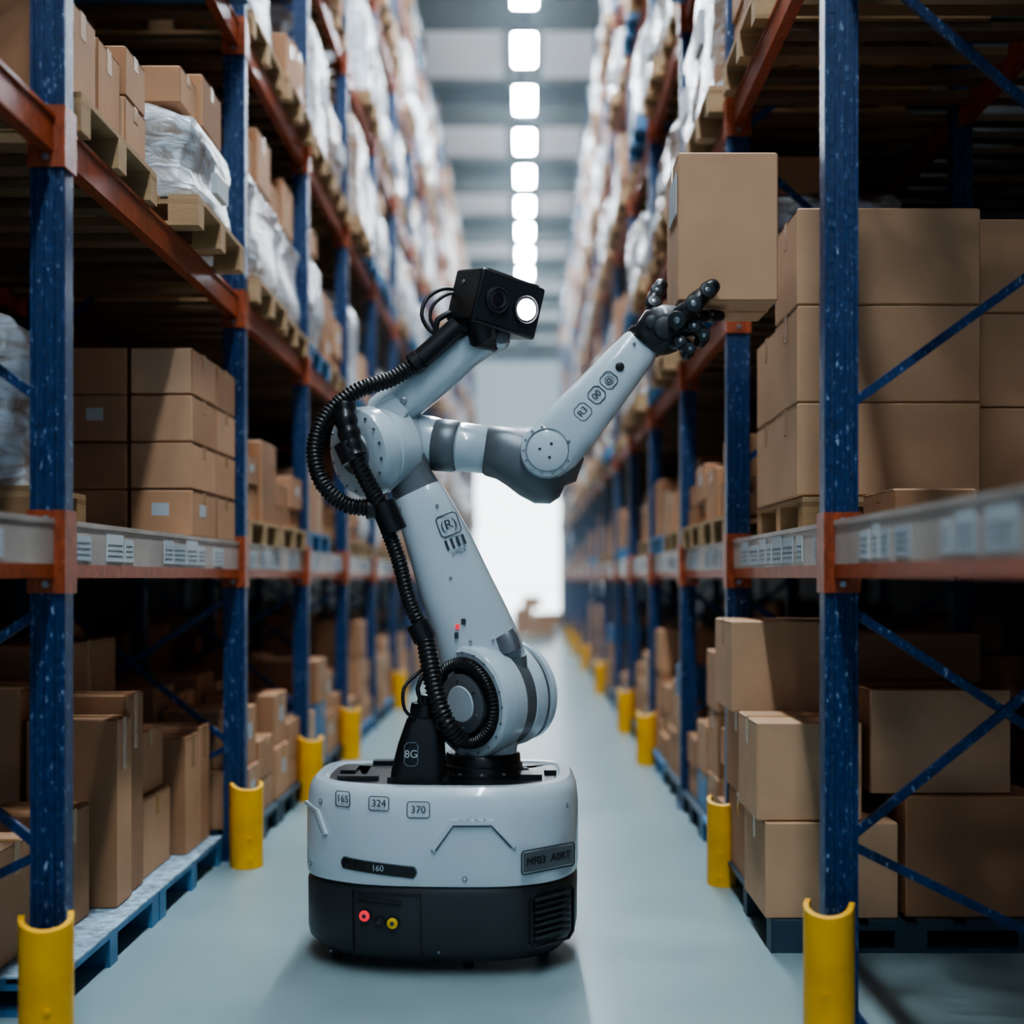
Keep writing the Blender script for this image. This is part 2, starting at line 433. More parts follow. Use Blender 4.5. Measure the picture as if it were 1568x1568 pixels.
for sx,X,YS,LV in ((-1,LX,LY,LL),(1,RX,RY,RL)):
    for i in range(1,len(YS)-1):
        y0,y1=YS[i]+.07,YS[i+1]-.07
        n=2; 
        for k in range(n):
            yc=y0+(y1-y0)*(k+.5)/n
            if i>1: place(rr.choice(LD_floor),sx,X-.05,yc,0)
            for j,z in enumerate(LV):
                if i==1 and j==0: continue
                if sx>0 and i==1 and j==1: continue
                if sx<0 and i==1 and j==1:
                    if k==0: place(LD_short[1],sx,X-.06,yc-.15,z+.12)
                    else: place(LD_wrapS[1],sx,X-.16,yc-.25,z+.12)
                    continue
                gap=(LV[j+1]-z-.2) if j+1<len(LV) else 1.2
                top=z+(.19 if j==0 else .12)
                pw=(.10,.55,.7,.75,.75,.7)[j]
                if i==1: pw=.2
                if rr.random()<.06: continue
                if gap<.95: me=rr.choice(LD_short+(LD_wrapS if j else []))
                else: me=rr.choice(LD_wrap) if rr.random()<pw else rr.choice(LD_shelf)
                place(me,sx,X-.05-(rr.uniform(0,.10) if j else 0),yc,top)

def stock(name,items,**k):
    b=MB()
    for it in items: carton(b,*it[:6],m=(it[6] if len(it)>6 else None),label=(it[7] if len(it)>7 else False))
    return b.obj(name,smooth=35)
for sx,X,YS,LV in ((-1,LX,LY,LL),(1,RX,RY,RL)):
    x0,x1=sorted((sx*(X+DEP+.14),sx*(X+2*DEP+.1)))
    for z0,hm in ((0,1.35),(LV[0]+.19,1.0)):
        items=[]
        for i in range(1,7):
            ya=YS[i]+.1
            while ya<YS[i+1]-.55:
                h=rr.uniform(.6,1)*hm; n=rr.choice((2,3)); xm=(x0+x1)/2
                for q in range(n):
                    items.append((x0,ya,z0+h*q/n,xm,ya+.55,z0+h*(q+1)/n)); items.append((xm,ya,z0+h*q/n,x1,ya+.55,z0+h*(q+1)/n))
                ya+=.6
        stock('stacked_cardboard_boxes',items)

# --- near right bay, shelf level
b=MB(); pallet(b,1.09,4.78,1.69,2.12,5.72); b.obj('wooden_pallet',smooth=0)
it=[]
z=1.825
for h in (.37,.385,.385):
    it.append((1.07,4.80,z,1.80,5.24,z+h,M_cardB)); it.append((1.84,4.95,z,2.14,5.24,z+h,M_cardB)); z+=h
z=1.825
for h in (.37,.385): it.append((1.08,5.26,z,1.6,5.70,z+h,M_cardB)); it.append((1.61,5.26,z,2.14,5.70,z+h,M_cardB)); z+=h
stock('stacked_cardboard_boxes',it)
stock('stacked_cardboard_boxes',[(1.30,4.3,1.69,1.60,4.7,1.82),(1.62,4.3,1.69,1.9,4.7,1.80),(1.92,4.35,1.69,2.15,4.7,1.85)])
# near right bay, floor level
b=MB(); pallet(b,.98,4.86,0,2.1,6.0,M_dkpal); b.obj('plastic_pallet',smooth=0)
stock('stacked_cardboard_boxes',[(.96,4.88,.13,1.50,5.36,.52,M_cardB),(.93,4.90,.52,1.36,5.34,.92,M_cardB),
  (.99,5.42,.13,1.45,5.95,.5),(.98,5.42,.5,1.47,5.95,.9),(.92,5.44,.9,1.42,5.93,1.31,M_cardB),
  (1.53,4.9,.13,2.1,5.5,.62),(1.40,4.95,.62+.0,1.98,5.5,1.05) ,(1.50,5.55,.13,2.1,5.95,.7),(1.5,5.55,.7,2.08,5.95,1.25)])
# near left bay, shelf level
it=[]
for c in range(3):
    x1=-1.52-.30*c; z=1.69
    for q in range(4):
        it.append((x1-.29,5.55,z,x1,5.98,z+.215,None,(c*3+q)%5==0)); it.append((x1-.29,6.0,z,x1,6.38,z+.215,None,False)); z+=.217
stock('stacked_cardboard_boxes',it)
wm=load_mesh(77,.78,True,M_wood,W=.5); wo=wm.obj('pallet_of_wrapped_goods',loc=(-1.70,4.45,1.69),rot=(0,0,math.pi))
# near left bay, floor level
b=MB(); pallet(b,-2.6,4.15,0,-1.60,5.3,M_bluepal); pallet(b,-2.6,5.32,0,-1.60,6.42,M_bluepal)
b.box((-2.6,4.15,.131),(-1.60,6.42,.139),M_sheet)
b.obj('plastic_pallet',smooth=0)
stock('stacked_cardboard_boxes',[(-2.15,4.2,.14,-1.82,4.52,.56),(-2.1,4.58,.14,-1.76,4.92,.60),(-2.06,5.0,.14,-1.68,5.2,.92),(-2.06,5.2,.14,-1.70,5.42,1.0),
  (-2.55,5.0,.14,-2.08,5.42,1.05),(-2.1,5.47,.14,-1.72,5.9,.50),(-2.1,5.5,.50,-1.75,5.88,.80),(-2.05,5.96,.14,-1.66,6.2,.72),(-2.05,6.2,.14,-1.66,6.4,.74),(-2.6,5.5,.14,-2.12,6.3,1.2)])
# far end of the aisle
b=MB(); pallet(b,-.35,30.0,0,.75,31.0); carton(b,-.3,30.0,.13,.2,30.9,.75); carton(b,.22,30.0,.13,.72,30.9,.62); carton(b,-.1,30.1,.75,.4,30.8,1.05)
b.obj('pallet_of_cardboard_boxes')
place(LD_floor[3],-1,.9,33.0,0); place(LD_floor[5],1,.1,34.5,0)

# ---------------------------------------------------------------- held box
b=MB()
carton(b,.600,4.80,0,1.0,5.20,.59,M_cardB)
b.box((.5985,4.85,.36),(.6025,5.08,.52),M_label)
b.box((.605,4.985,-.0012),(.996,5.015,0),M_tape)
b.obj('cardboard_box',loc=(0,0,2.595))

# ---------------------------------------------------------------- robot
robot=bpy.data.objects.new('mobile_robot_arm',None); COL.objects.link(robot)
def part(b,name,smooth=35,bevel=0): return b.obj(name,parent=robot,smooth=smooth,bevel=bevel)
def text(s,loc,right,up,size,m,name='marking'):
    c=bpy.data.curves.new(name,'FONT'); c.body=s; c.size=size; c.extrude=.0006; c.align_x='CENTER'; c.align_y='CENTER'
    c.materials.append(m); o=bpy.data.objects.new(name,c); COL.objects.link(o); o.parent=robot
    r=V(right).normalized(); u=V(up); u=(u-r*u.dot(r)).normalized(); n=r.cross(u)
    M=Matrix((r,u,n)).transposed().to_4x4(); M.translation=V(loc); o.matrix_local=M
    return o
def frame(b,c,right,up,w,h,t,m,th=.002,rnd=.22):
    c=V(c); r=V(right).normalized(); u=V(up); u=(u-r*u.dot(r)).normalized(); n=r.cross(u); e=min(w,h)*rnd
    pts=[(-w/2+e,-h/2),(w/2-e,-h/2),(w/2,-h/2+e),(w/2,h/2-e),(w/2-e,h/2),(-w/2+e,h/2),(-w/2,h/2-e),(-w/2,-h/2+e)]
    P=[c+r*p[0]+u*p[1] for p in pts]
    for i in range(8): b.bar(P[i],P[(i+1)%8],t,th,m,hint=tuple((P[(i+1)%8]-P[i]).cross(n)))

raw=[(-.88,5.24),(-.88,4.82),(-.80,4.68),(-.58,4.56),(-.08,4.535),(.12,4.63),(.215,4.82),(.215,5.24),(.05,5.33),(-.72,5.33)]
def chaikin(P,n):
    for _ in range(n):
        Q=[]
        for i in range(len(P)):
            a,c=V(P[i]),V(P[(i+1)%len(P)]); Q+= [a*.78+c*.22, a*.22+c*.78]
        P=Q
    return P
OUT=chaikin([V((p[0],p[1])) for p in raw],3)
CEN=V((-.3325,4.95))
def oring(z,ins):
    out=[]
    N=len(OUT)
    for i,p in enumerate(OUT):
        t=(OUT[(i+1)%N]-OUT[i-1]).normalized(); n=V((-t.y,t.x))
        if n.dot(CEN-p)<0: n=-n
        q=p+n*ins; out.append(V((q.x,q.y,z)))
    return out
b=MB()
b.rings([oring(.340,.012),oring(.344,.004),oring(.37,0),oring(.60,.0),oring(.665,.008),oring(.695,.02),oring(.71,.035),oring(.712,.075),oring(.700,.085),oring(.700,.25)],M_white)
part(b,'base_shell',40)
b=MB(); b.rings([oring(.702,.088),oring(.704,.09),oring(.704,.22)],M_black)
for (x,y,w,d) in ((-.66,4.80,.16,.05),(.02,4.86,.09,.10),(.10,4.98,.05,.12),(-.72,5.0,.06,.16),(-.5,5.2,.3,.06)):
    b.box((x-w/2,y-d/2,.70),(x+w/2,y+d/2,.722),M_black)
part(b,'base_deck',40,.003)
b=MB()
b.rings([oring(.045,.075),oring(.05,.06),oring(.10,.012),oring(.13,.006),oring(.31,.004),oring(.330,.012),oring(.344,.02)],M_char)
part(b,'base_skirt',40)
def fpt(x,z,off=.0):
    best=None; N=len(OUT)
    for i in range(N):
        p,q=OUT[i],OUT[(i+1)%N]
        if p.y>5.1 and q.y>5.1: continue
        if min(p.x,q.x)-1e-6<=x<=max(p.x,q.x)+1e-6 and abs(p.x-q.x)>1e-6:
            t=(x-p.x)/(q.x-p.x); y=p.y+(q.y-p.y)*t
            if best is None or y<best[0]:
                r=(q-p).normalized(); r=r if r.x>0 else -r
                best=(y,r)
    y,r=best; n=V((r.y,-r.x,0)); n=n if n.y<0 else -n
    return V((x,y,z))+n*off, V((r.x,r.y,0)), n
def onbase(b,x,z,w,h,m,th=.003):
    c,r,n=fpt(x,z,0)
    M=Matrix((r,n,V((0,0,1)))).transposed().to_4x4(); M.translation=c
    b.box((-w/2,-th,-h/2),(w/2,th,h/2),m,M)
def strip(b,xz,t,m,th=.006,off=.001):
    for (x0,z0),(x1,z1) in zip(xz[:-1],xz[1:]):
        n=max(1,int(abs(x1-x0)/.03))
        for k in range(n):
            a=fpt(x0+(x1-x0)*k/n,z0+(z1-z0)*k/n,off)[0]; c,_,nn=fpt(x0+(x1-x0)*(k+1)/n,z0+(z1-z0)*(k+1)/n,off)
            d=(c-a).normalized(); b.bar(a-d*t*.3,c+d*t*.3,th,t,m,hint=tuple(nn))
b=MB(); UP=V((0,0,1))
for x,z,w,h,s in ((-.695,.660,.066,.058,'165'),(-.552,.652,.078,.052,'324'),(-.402,.632,.085,.06,'370')):
    c,r,n=fpt(x,z,.001); frame(b,c,r,UP,w,h,.003,M_dk,.002,.12); text(s,c+n*.001,r,UP,.038,M_dk)
strip(b,[(-.345,.49),(-.275,.587),(-.125,.587),(-.045,.50)],.018,M_white,.022,.002)
strip(b,[(-.335,.483),(-.272,.572),(-.128,.572),(-.055,.49)],.006,M_line,.006,.001)
strip(b,[(-.860,.615),(-.80,.60),(-.765,.52)],.014,M_white,.018,.002)
strip(b,[(-.855,.603),(-.807,.590),(-.775,.52)],.006,M_line,.006,.001)
strip(b,[(-.68,.420),(-.43,.398)],.046,M_line,.006,.001)
strip(b,[(-.68,.420),(-.43,.398)],.040,M_black,.010,.001)
for x,z in ((-.68,.420),(-.43,.398)):
    c,r,n=fpt(x,z,-.002); b.cyl(c,c+n*.0062,.0245,M_line,.001,24); b.cyl(c,c+n*.0082,.0205,M_black,.001,24)
c,r,n=fpt(-.555,.409,.007); text('160',c,r,UP,.032,M_label)
c,r,n=fpt(.085,.435,.002); frame(b,c,r,UP,.26,.088,.004,M_dk,.004,.1)
M=Matrix((r,n,UP)).transposed().to_4x4(); M.translation=c; b.box((-.122,-.001,-.036),(.122,.001,.036),M_gray,M)
c,r,n=fpt(.085,.435,.005); text('MF03  A0RT',c,r,UP,.042,M_black)
for x,z in ((-.228,.375),(-.84,.385),(-.79,.64),(.16,.62)):
    c,r,n=fpt(x,z,0); b.cyl(c,c+n*.004,.010,M_line,.001,20); b.cyl(c,c+n*.005,.006,M_white,.001,20)
part(b,'base_trim',40)
b=MB()
strip(b,[(-.645,.315),(-.40,.315)],.004,M_black,.003,.0)
for xx in (-.655,-.395):
    c,r,n=fpt(xx,.20,-.002); M=Matrix((r,n,UP)).transposed().to_4x4(); M.translation=c; b.box((-.002,-.004,-.14),(.002,.004,.12),M_black,M)
strip(b,[(-.63,.293),(-.47,.283)],.012,M_black,.006,.001)
for x,z,m,ra in ((-.605,.228,M_red,.021),(-.550,.207,M_black,.017),(-.498,.206,M_yel,.021)):
    c,r,n=fpt(x,z,-.004); b.cyl(c,c+n*.012,ra+.005,M_black,.002,24); b.cyl(c,c+n*.018,ra,m,.004,24); b.cyl(c,c+n*.020,ra*.4,M_dk,.002,16)
onbase(b,-.325,.10,.008,.008,M_steel,.006)
c,r,n=fpt(.10,.215,.0); frame(b,c,r,UP,.23,.21,.006,M_black,.012,.12)
for k in range(7):
    c,r,n=fpt(.10,.29-k*.024,.002); M=Matrix((r,n,UP)).transposed().to_4x4(); M.translation=c; b.box((-.095,-.006,-.005),(.095,.006,.005),M_black if k%2 else M_char,M)
part(b,'base_panel',40)
b=MB()
for x,y in ((-.74,4.80),(-.22,4.68),(.07,4.85),(-.74,5.20),(.07,5.20)):
    b.cyl((x-.02,y,.036),(x+.02,y,.036),.036,M_rub,.008,24)
    b.box((x-.03,y-.02,.03),(x-.022,y+.02,.09),M_steel); b.box((x+.022,y-.02,.03),(x+.03,y+.02,.09),M_steel); b.cyl((x,y,.07),(x,y,.1),.03,M_black)
part(b,'caster_wheels',40)

# turntable + pedestal
b=MB()
b.lathe((-.175,4.99,.70),(-.175,4.99,1),[(0,.19),(.012,.19),(.02,.165),(.04,.162),(.045,.155),(.08,.152),(.088,.145)],M_black,48)
for k in range(12):
    a=k*math.pi/6; b.cyl((-.175+.175*math.cos(a),4.99+.175*math.sin(a),.712),(-.175+.175*math.cos(a),4.99+.175*math.sin(a),.722),.008,M_steel,.001,10)
part(b,'turntable',40)
b=MB(); b.loft([((-.165,5.0,.78),.125,.12),((-.16,5.0,.84),.13,.125),((-.15,4.99,.95),.12,.12)],M_white,3)
part(b,'pedestal',40)
A=V((-.240,4.865,1.0)); B=V((-.01,5.115,1.03)); ax=(B-A).normalized(); L=(B-A).length
b=MB()
b.lathe(A,B,[(.0,.192),(-.004,.206),(.004,.220),(.015,.226),(.07,.226),(.078,.219),(.082,.219),(.13,.218)],M_white,64)
part(b,'shoulder_housing',30)
b=MB(); b.lathe(A,B,[(.115,.205),(.118,.208),(.20,.208),(.203,.205)],M_gray,64)
b.lathe(A,B,[(L-.09,.200),(L-.085,.203),(L-.06,.203),(L-.055,.19)],M_gray,64)
part(b,'shoulder_band',30)
b=MB(); b.lathe(A,B,[(.19,.200),(.20,.212),(.21,.215),(L-.085,.215),(L-.08,.195),(L-.05,.185),(L-.045,.207),(L-.02,.207),(L,.19),(L+.012,.13),(L+.014,.0)],M_white,64)
part(b,'shoulder_end',30)
b=MB()
b.lathe(A,B,[(-.006,0),(-.006,.185),(.01,.187)],M_black,64)
u=ax.orthogonal().normalized(); w=ax.cross(u)
ring=[A-ax*.010+(u*math.cos(a)+w*math.sin(a))*.160 for a in [2*math.pi*k/40 for k in range(41)]]
b.hose(ring,.023,M_rub,.10,.014,12)
b.lathe(A-ax*.03,B,[(0,0),(0,.112),(.004,.120),(.03,.122)],M_gray,48)
b.lathe(A-ax*.034,B,[(0,0),(0,.07),(.004,.074)],M_white,48)
for k in range(6):
    p=A-ax*.031+(u*math.cos(k*1.047)+w*math.sin(k*1.047))*.097; b.cyl(p,p-ax*.005,.007,M_steel,.001,10)
for k in range(20):
    p=A-ax*.001+(u*math.cos(k*.314)+w*math.sin(k*.314))*.204; b.cyl(p,p-ax*.006,.005,M_steel,.001,8)
part(b,'shoulder_disc',35)

# lower link
b=MB()
b.loft([((-.150,5.0,1.04),.15,.13),((-.155,5.0,1.12),.175,.13),((-.185,5.0,1.20),.172,.128),((-.225,4.99,1.32),.160,.125),((-.285,4.985,1.46),.150,.118),((-.345,4.98,1.62),.135,.112),((-.405,4.975,1.76),.118,.108),((-.438,4.975,1.835),.108,.104),((-.445,4.975,1.85),.100,.098)],M_white,3.4,48)
part(b,'lower_arm_link',50)
b=MB()
b.loft([((-.438,4.975,1.842),.098,.098),((-.47,4.975,1.90),.094,.096),((-.50,4.975,1.98),.10,.098)],M_gray,3.0,40)
b.loft([((-.060,4.98,1.205),.045,.136),((-.075,4.98,1.25),.047,.13),((-.09,4.98,1.275),.045,.12)],M_gray,4,32)
b.loft([((-.025,5.0,1.09),.05,.12),((-.045,4.99,1.19),.048,.13)],M_gray,4,32)
part(b,'link_collars',45)
b=MB()
d=V((-.37,0,1)).normalized(); rt=V((1,0,.37)).normalized()
c=V((-.298,4.866,1.685))
frame(b,c+d*.03,rt,d,.085,.085,.004,M_dk,.004,.12)
for k in range(4): 
    p=c-d*.045+rt*(-.035+.024*k); b.bar(p-d*.02,p+d*.02,.010,.004,M_dk,hint=(1,0,0))
b.box((-.008,-.002,-.010),(.008,.002,.010),M_red,Matrix.Translation((-.273,4.862,1.305))); b.box((-.008,-.002,-.012),(.010,.002,.012),M_dk,Matrix.Translation((-.25,4.862,1.325))); b.box((-.008,-.002,-.012),(.008,.002,.012),M_dk,Matrix.Translation((-.277,4.862,1.27)))
for p in ((-.355,4.87,1.79),(-.22,4.862,1.245),(-.13,4.867,1.25),(-.30,4.868,1.50)): b.cyl(p,(p[0],p[1]-.006,p[2]),.007,M_steel,.001,12)
part(b,'link_marking',0)
text('(R)',c+d*.03+V((0,-.004,0)),rt,d,.055,M_dk); text('juliet',c-d*.082+V((0,-.002,0)),rt,d,.03,M_line)

# upper joint
A2=V((-.675,4.86,2.00)); B2=V((-.45,5.10,2.06)); ax2=(B2-A2).normalized(); L2=(B2-A2).length
b=MB()
b.lathe(A2,B2,[(-.012,0),(-.012,.10),(-.004,.15),(.004,.172),(.02,.18),(.075,.18),(.08,.172),(.088,.172),(.094,.178),(.19,.176),(.21,.16),(L2-.03,.14),(L2,.11)],M_white,64)
part(b,'elbow_housing',30)
u=ax2.orthogonal().normalized(); w=ax2.cross(u)
b=MB(); b.lathe(A2-ax2*.02,B2,[(0,0),(0,.085),(.01,.09)],M_gray,40)
for k in range(16):
    p=A2-ax2*.002+(u*math.cos(k*.3927)+w*math.sin(k*.3927))*.155; b.cyl(p,p-ax2*.007,.006,M_steel,.001,8)
part(b,'elbow_disc')
b=MB()
b.loft([((-.60,4.98,2.13),.075,.085),((-.57,4.975,2.17),.088,.09),((-.50,4.965,2.225),.086,.088),((-.41,4.95,2.29),.082,.08),((-.33,4.94,2.355),.080,.075),((-.25,4.93,2.42),.074,.07),((-.17,4.93,2.465),.068,.066),((-.10,4.93,2.485),.06,.06),((-.085,4.93,2.49),.045,.045)],M_white,3.0,44)
part(b,'neck_link',50)
b=MB()
b.loft([((-.63,4.87,2.06),.05,.012),((-.575,4.87,2.13),.075,.014),((-.50,4.872,2.20),.045,.012)],M_white,3)
b.lathe((-.10,4.86,2.475),(-.10,5.0,2.475),[(0,.03),(.004,.036),(.136,.036),(.14,.03)],M_gray,32)
b.lathe((-.14,4.93,2.46),(-.135,4.93,2.55),[(0,.05),(.09,.05)],M_gray,32)
b.cyl((-.49,4.878,2.21),(-.49,4.868,2.21),.014,M_steel); b.cyl((-.2,4.862,2.44),(-.2,4.852,2.44),.010,M_steel); b.cyl((-.57,4.86,2.13),(-.57,4.85,2.13),.02,M_gray)
part(b,'neck_joint',40)

# head
HM=Matrix.Translation((-.116,4.88,2.596))@Matrix.Rotation(math.radians(11),4,'Y')@Matrix.Rotation(math.radians(33),4,'Z')@Matrix.Rotation(math.radians(4),4,'X')
b=MB()
b.box((-.15,-.10,-.105),(.15,.12,.105),M_black,HM)
part(b,'camera_head',40,.012)
b=MB()
b.box((-.138,-.106,-.092),(.138,-.10,.092),M_char,HM)
def hp(x,y,z): return HM@V((x,y,z))
b.lathe(hp(-.065,-.104,.0),hp(-.065,-.3,.0),[(0,.052),(.012,.052),(.016,.046),(.016,.042),(.006,.040)],M_black,40)
b.lathe(hp(-.065,-.106,.0),hp(-.065,-.3,.0),[(0,.04),(.011,.040),(.014,.022),(.015,0)],M_lens,40)
for rr_ in (.030,.037,.046): b.lathe(hp(-.065,-.106,0),hp(-.065,-.3,0),[(.008,rr_),(.0175,rr_),(.0175,rr_-.0018),(.008,rr_-.0018)],M_steel,40,ringed=True)
b.lathe(hp(.072,-.104,.0),hp(.072,-.3,.0),[(0,.058),(.014,.058),(.016,.054),(.010,.050)],M_black,40)
b.lathe(hp(.072,-.106,.0),hp(.072,-.3,.0),[(0,.044),(.012,.042),(.015,.02),(.016,0)],M_glow,40)
b.cyl(hp(-.15,.03,.05),hp(-.158,.03,.05),.008,M_steel)
b.box((-.12,-.09,.105),(.12,.10,.110),M_char,HM)
part(b,'camera_head_optics',35)
b=MB(); b.loft([(hp(-.04,.0,-.10),.07,.07),(hp(-.04,.0,-.13),.062,.06),((-.135,4.92,2.46),.05,.05)],M_black,3)
b.loft([((-.33,4.86,2.45),.03,.03),((-.27,4.87,2.50),.045,.03),((-.2,4.87,2.54),.04,.03)],M_black,3)
part(b,'head_mount',40)

# horizontal upper arm
b=MB()
b.lathe((-.47,5.03,2.065),(-.28,5.0,2.04),[(-.04,.06),(-.02,.09),(0,.105),(.03,.113),(.08,.113),(.12,.105)],M_white,48)
b.lathe((-.30,5.0,2.043),(-.13,4.98,2.02),[(.02,.09),(.03,.100),(.14,.098),(.15,.092)],M_white,48)
part(b,'upper_arm_link',30)
b=MB()
b.lathe((-.38,5.01,2.05),(-.28,5.0,2.04),[(0,.10),(.01,.108),(.09,.106),(.10,.10)],M_gray,48)
b.loft([((-.165,4.98,2.022),.094,.094),((-.15,4.98,2.02),.102,.102),((-.09,4.975,2.008),.108,.108),((-.03,4.97,1.985),.118,.112),((.03,4.97,1.955),.130,.115),((.09,4.97,1.925),.132,.112),((.14,4.97,1.905),.11,.09),((.165,4.97,1.895),.07,.05)],M_gray,2.5,44)
b.loft([((.06,4.98,1.90),.06,.09),((.13,4.98,1.96),.10,.10),((.17,4.97,2.03),.08,.09)],M_gray,2.4,40)
part(b,'arm_elbow_housing',50)
# forearm
b=MB()
b.loft([((.045,4.87,1.945),.065,.05),((.065,4.87,1.968),.095,.064),((.11,4.87,2.02),.116,.072),((.20,4.87,2.125),.112,.075),((.30,4.87,2.242),.100,.072),((.40,4.88,2.36),.088,.068),((.455,4.89,2.425),.080,.064),((.475,4.89,2.448),.070,.056)],M_white,3.2,48)
part(b,'forearm_link',50)
b=MB()
E=V((.085,4.815,2.005))
b.lathe(E,E+V((0,1,0)),[(-.018,0),(-.018,.075),(-.014,.082),(-.010,.096),(-.006,.104),(.02,.108),(.1,.108)],M_white,56)
part(b,'forearm_joint',30)
b=MB()
b.lathe(E,E-V((0,1,0)),[(.0125,.082),(.0125,.086),(.0185,.086),(.0185,.082)],M_line,56,ringed=True)
for k in range(14):
    a=k*2*math.pi/14; p=E+V((math.cos(a)*.094,-.008,math.sin(a)*.094)); b.cyl(p,p-V((0,.006,0)),.0055,M_steel,.001,8)
for k in range(3):
    p=E+V((.03*math.cos(k*2+1),-.018,.03*math.sin(k*2+1))); b.cyl(p,p-V((0,.003,0)),.006,M_dk,.001,8)
part(b,'forearm_bolts')
td=V((.648,0,.762)); tr=V((.762,0,-.648)); b=MB()
for s,(x,z) in zip(('R3','00','@'),((.225,2.155),(.280,2.222),(.328,2.280))):
    c=V((x,4.797 if x<.3 else 4.80,z))
    frame(b,c,td,-tr,.062,.062,.003,M_dk,.004); text(s,c+V((0,-.003,0)),td,-tr,.038,M_dk)
b.cyl((.372,4.815,2.335),(.372,4.80,2.335),.018,M_black)
for p in ((.17,4.80,2.04),(.43,4.825,2.43),(.47,4.835,2.385)): b.cyl(p,(p[0],p[1]-.01,p[2]),.006,M_steel,.001,10)
part(b,'forearm_marking',35)

# gripper hand: palm below the near lower corner of the box, one finger flat under it,
# index hooked up over the front bottom edge, two fingers curled beneath, thumb on the side face
b=MB()
b.lathe((.465,4.89,2.435),(.52,4.89,2.50),[(0,.074),(.01,.082),(.035,.082),(.045,.070)],M_black,40)
b.loft([((.485,4.87,2.450),.075,.058),((.525,4.86,2.480),.098,.060),((.575,4.85,2.497),.096,.056),((.625,4.84,2.508),.074,.046)],M_black,3,32)
b.lathe((.55,4.80,2.485),(.55,4.775,2.485),[(0,.046),(.014,.044),(.018,.034)],M_char,28)
b.lathe((.50,4.81,2.51),(.50,4.79,2.51),[(0,.03),(.012,.028),(.016,.02)],M_char,28)
part(b,'hand_palm',45)
def finger(pts,r,name):
    b=MB()
    for i in range(len(pts)-1):
        p,q=V(pts[i]),V(pts[i+1]); k=r*(1-.09*i); dd=(q-p).normalized()
        b.cap(p+dd*k*.5,q-dd*k*.5,k,k*.88,M_black,18)
        s=V((0,1,0)) if abs(dd.y)<.8 else V((1,0,0)); s=(s-dd*s.dot(dd)).normalized()
        b.cyl(p-s*k*1.08,p+s*k*1.08,k*.8,M_char,.003,20)
        b.cyl(p-s*k*1.14,p+s*k*1.14,k*.3,M_steel,.002,10)
    part(b,name,40)
finger([(.600,4.775,2.515),(.650,4.748,2.562),(.700,4.748,2.612),(.742,4.760,2.650)],.044,'finger_1')
finger([(.620,4.86,2.515),(.680,4.89,2.548),(.740,4.92,2.562),(.800,4.95,2.566)],.030,'finger_2')
finger([(.605,4.82,2.485),(.662,4.79,2.486),(.702,4.785,2.458),(.682,4.80,2.420)],.036,'finger_3')
finger([(.572,4.83,2.445),(.612,4.80,2.428),(.648,4.79,2.405),(.628,4.80,2.372)],.033,'finger_4')
finger([(.525,4.87,2.530),(.512,4.90,2.595),(.526,4.93,2.655),(.560,4.945,2.70)],.037,'thumb')

# hoses
b=MB()
b.hose([(-.41,4.84,2.375),(-.53,4.83,2.292),(-.67,4.80,2.235),(-.785,4.77,2.13),(-.825,4.75,2.003),(-.795,4.74,1.874),(-.71,4.76,1.79),(-.62,4.79,1.775),(-.545,4.80,1.77)],.031,M_rub,.08,.016)
b.hose([(-.545,4.80,1.69),(-.50,4.80,1.565),(-.46,4.80,1.41),(-.41,4.80,1.30)],.029,M_rub,.07,.016)
b.hose([(-.40,4.80,1.28),(-.372,4.75,1.15),(-.34,4.71,1.02),(-.30,4.70,.93),(-.25,4.75,.86)],.035,M_rub,.09,.018)
b.hose([(-.695,4.74,2.15),(-.69,4.71,2.08),(-.655,4.71,1.96),(-.60,4.76,1.84),(-.545,4.79,1.74)],.033,M_rub,.05,.02)
part(b,'corrugated_hoses',60)
b=MB()
b.hose([(-.27,4.85,2.505),(-.34,4.845,2.44),(-.42,4.84,2.37)],.042,M_black,0)
b.hose([(-.705,4.735,2.17),(-.695,4.715,2.10),(-.66,4.71,1.975)],.043,M_black,.06,.05)
def clamp(p,q,r): b.lathe(p,q,[(0,r*.8),(.004,r),((V(q)-V(p)).length-.004,r),((V(q)-V(p)).length,r*.8)],M_black,28)
clamp((-.565,4.79,1.80),(-.515,4.80,1.68),.052); clamp((-.43,4.80,1.325),(-.395,4.80,1.255),.047); clamp((-.70,4.72,2.03),(-.665,4.72,1.95),.050); clamp((-.63,4.79,1.775),(-.575,4.80,1.775),.044); clamp((-.42,4.84,2.37),(-.455,4.838,2.345),.046)
b.box((-.56,4.80,1.70),(-.50,4.88,1.78),M_black)
part(b,'hose_clamps',40)
b=MB()
b.hose([(-.245,4.92,2.66),(-.33,4.90,2.665),(-.395,4.87,2.62),(-.415,4.85,2.55),(-.385,4.85,2.49),(-.33,4.85,2.46)],.008,M_rub)
b.hose([(-.24,4.90,2.645),(-.31,4.88,2.64),(-.37,4.86,2.59),(-.38,4.85,2.53),(-.35,4.85,2.48)],.007,M_rub)
b.hose([(-.30,4.86,2.56),(-.35,4.85,2.53),(-.36,4.85,2.48)],.012,M_rub)
b.hose([(-.43,4.74,.95),(-.47,4.72,.99),(-.475,4.74,1.07),(-.43,4.78,1.12),(-.39,4.79,1.15)],.007,M_rub)
b.hose([(-.40,4.74,1.0),(-.42,4.72,1.07),(-.40,4.74,1.12)],.009,M_rub)
part(b,'cables',60)
b=MB()
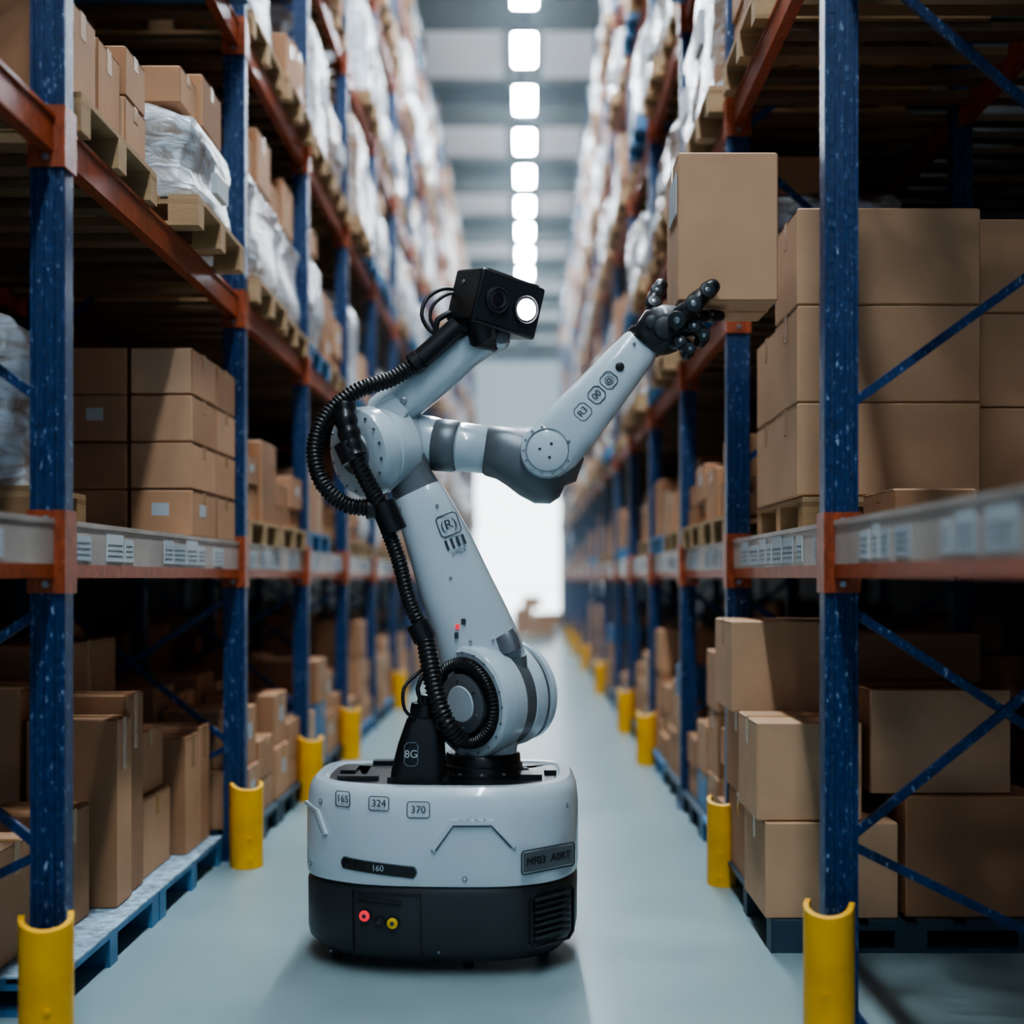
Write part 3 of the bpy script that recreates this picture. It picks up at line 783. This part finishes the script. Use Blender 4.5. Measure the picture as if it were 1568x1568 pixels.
b.loft([((-.42,4.80,.704),.112,.075),((-.42,4.80,.74),.108,.075),((-.41,4.80,.84),.092,.068),((-.395,4.80,.93),.075,.06),((-.385,4.80,.96),.06,.05)],M_black,4,32)
b.lathe((-.40,4.79,.955),(-.39,4.79,1.05),[(0,.055),(.02,.058),(.05,.055),(.055,.035),(.085,.03),(.09,.0)],M_black,32)
b.box((-.54,4.74,.704),(-.30,4.90,.722),M_black)
b.cyl((-.335,4.74,.93),(-.335,4.78,.93),.024,M_black)
part(b,'deck_motor',45)
b=MB(); c=V((-.445,4.7235,.815)); frame(b,c,(1,0,0),(0,.12,1),.052,.09,.003,M_line,.004); part(b,'motor_label',0); text('8G',c+V((0,-.004,0)),(1,0,0),(0,.12,1),.042,M_label)

# ---------------------------------------------------------------- hazy air in the far part of the hall
hz=MB(); hz.box((-5.9,10.5,.02),(5.9,45.9,9.4),M_floor)
hm=bpy.data.materials.new('haze_volume'); hm.use_nodes=True; nt=hm.node_tree; nt.nodes.clear()
o_=nt.nodes.new('ShaderNodeOutputMaterial'); vs_=nt.nodes.new('ShaderNodeVolumeScatter'); vs_.inputs['Density'].default_value=.008; vs_.inputs['Color'].default_value=(.76,.91,1,1); vs_.inputs['Anisotropy'].default_value=.2
nt.links.new(vs_.outputs[0],o_.inputs['Volume'])
hz.mats=[hm]; hz.obj('haze_volume',smooth=0)

# ---------------------------------------------------------------- world & camera
w=bpy.data.worlds.new('world'); scene.world=w; w.use_nodes=True
bg=w.node_tree.nodes['Background']; bg.inputs[0].default_value=(.48,.67,.87,1); bg.inputs[1].default_value=.55
try: scene.view_settings.look='AgX - Medium High Contrast'
except Exception: pass
cd=bpy.data.cameras.new('camera'); cam=bpy.data.objects.new('camera',cd); COL.objects.link(cam)
cam.location=(0,0,1.5); cam.rotation_euler=(math.radians(90),0,0)
cd.sensor_width=36; cd.lens=42.75; cd.shift_x=-.0134; cd.shift_y=.0644
cd.clip_start=.05; cd.clip_end=200
cd.dof.use_dof=True; cd.dof.focus_distance=4.75; cd.dof.aperture_fstop=.72
scene.camera=cam
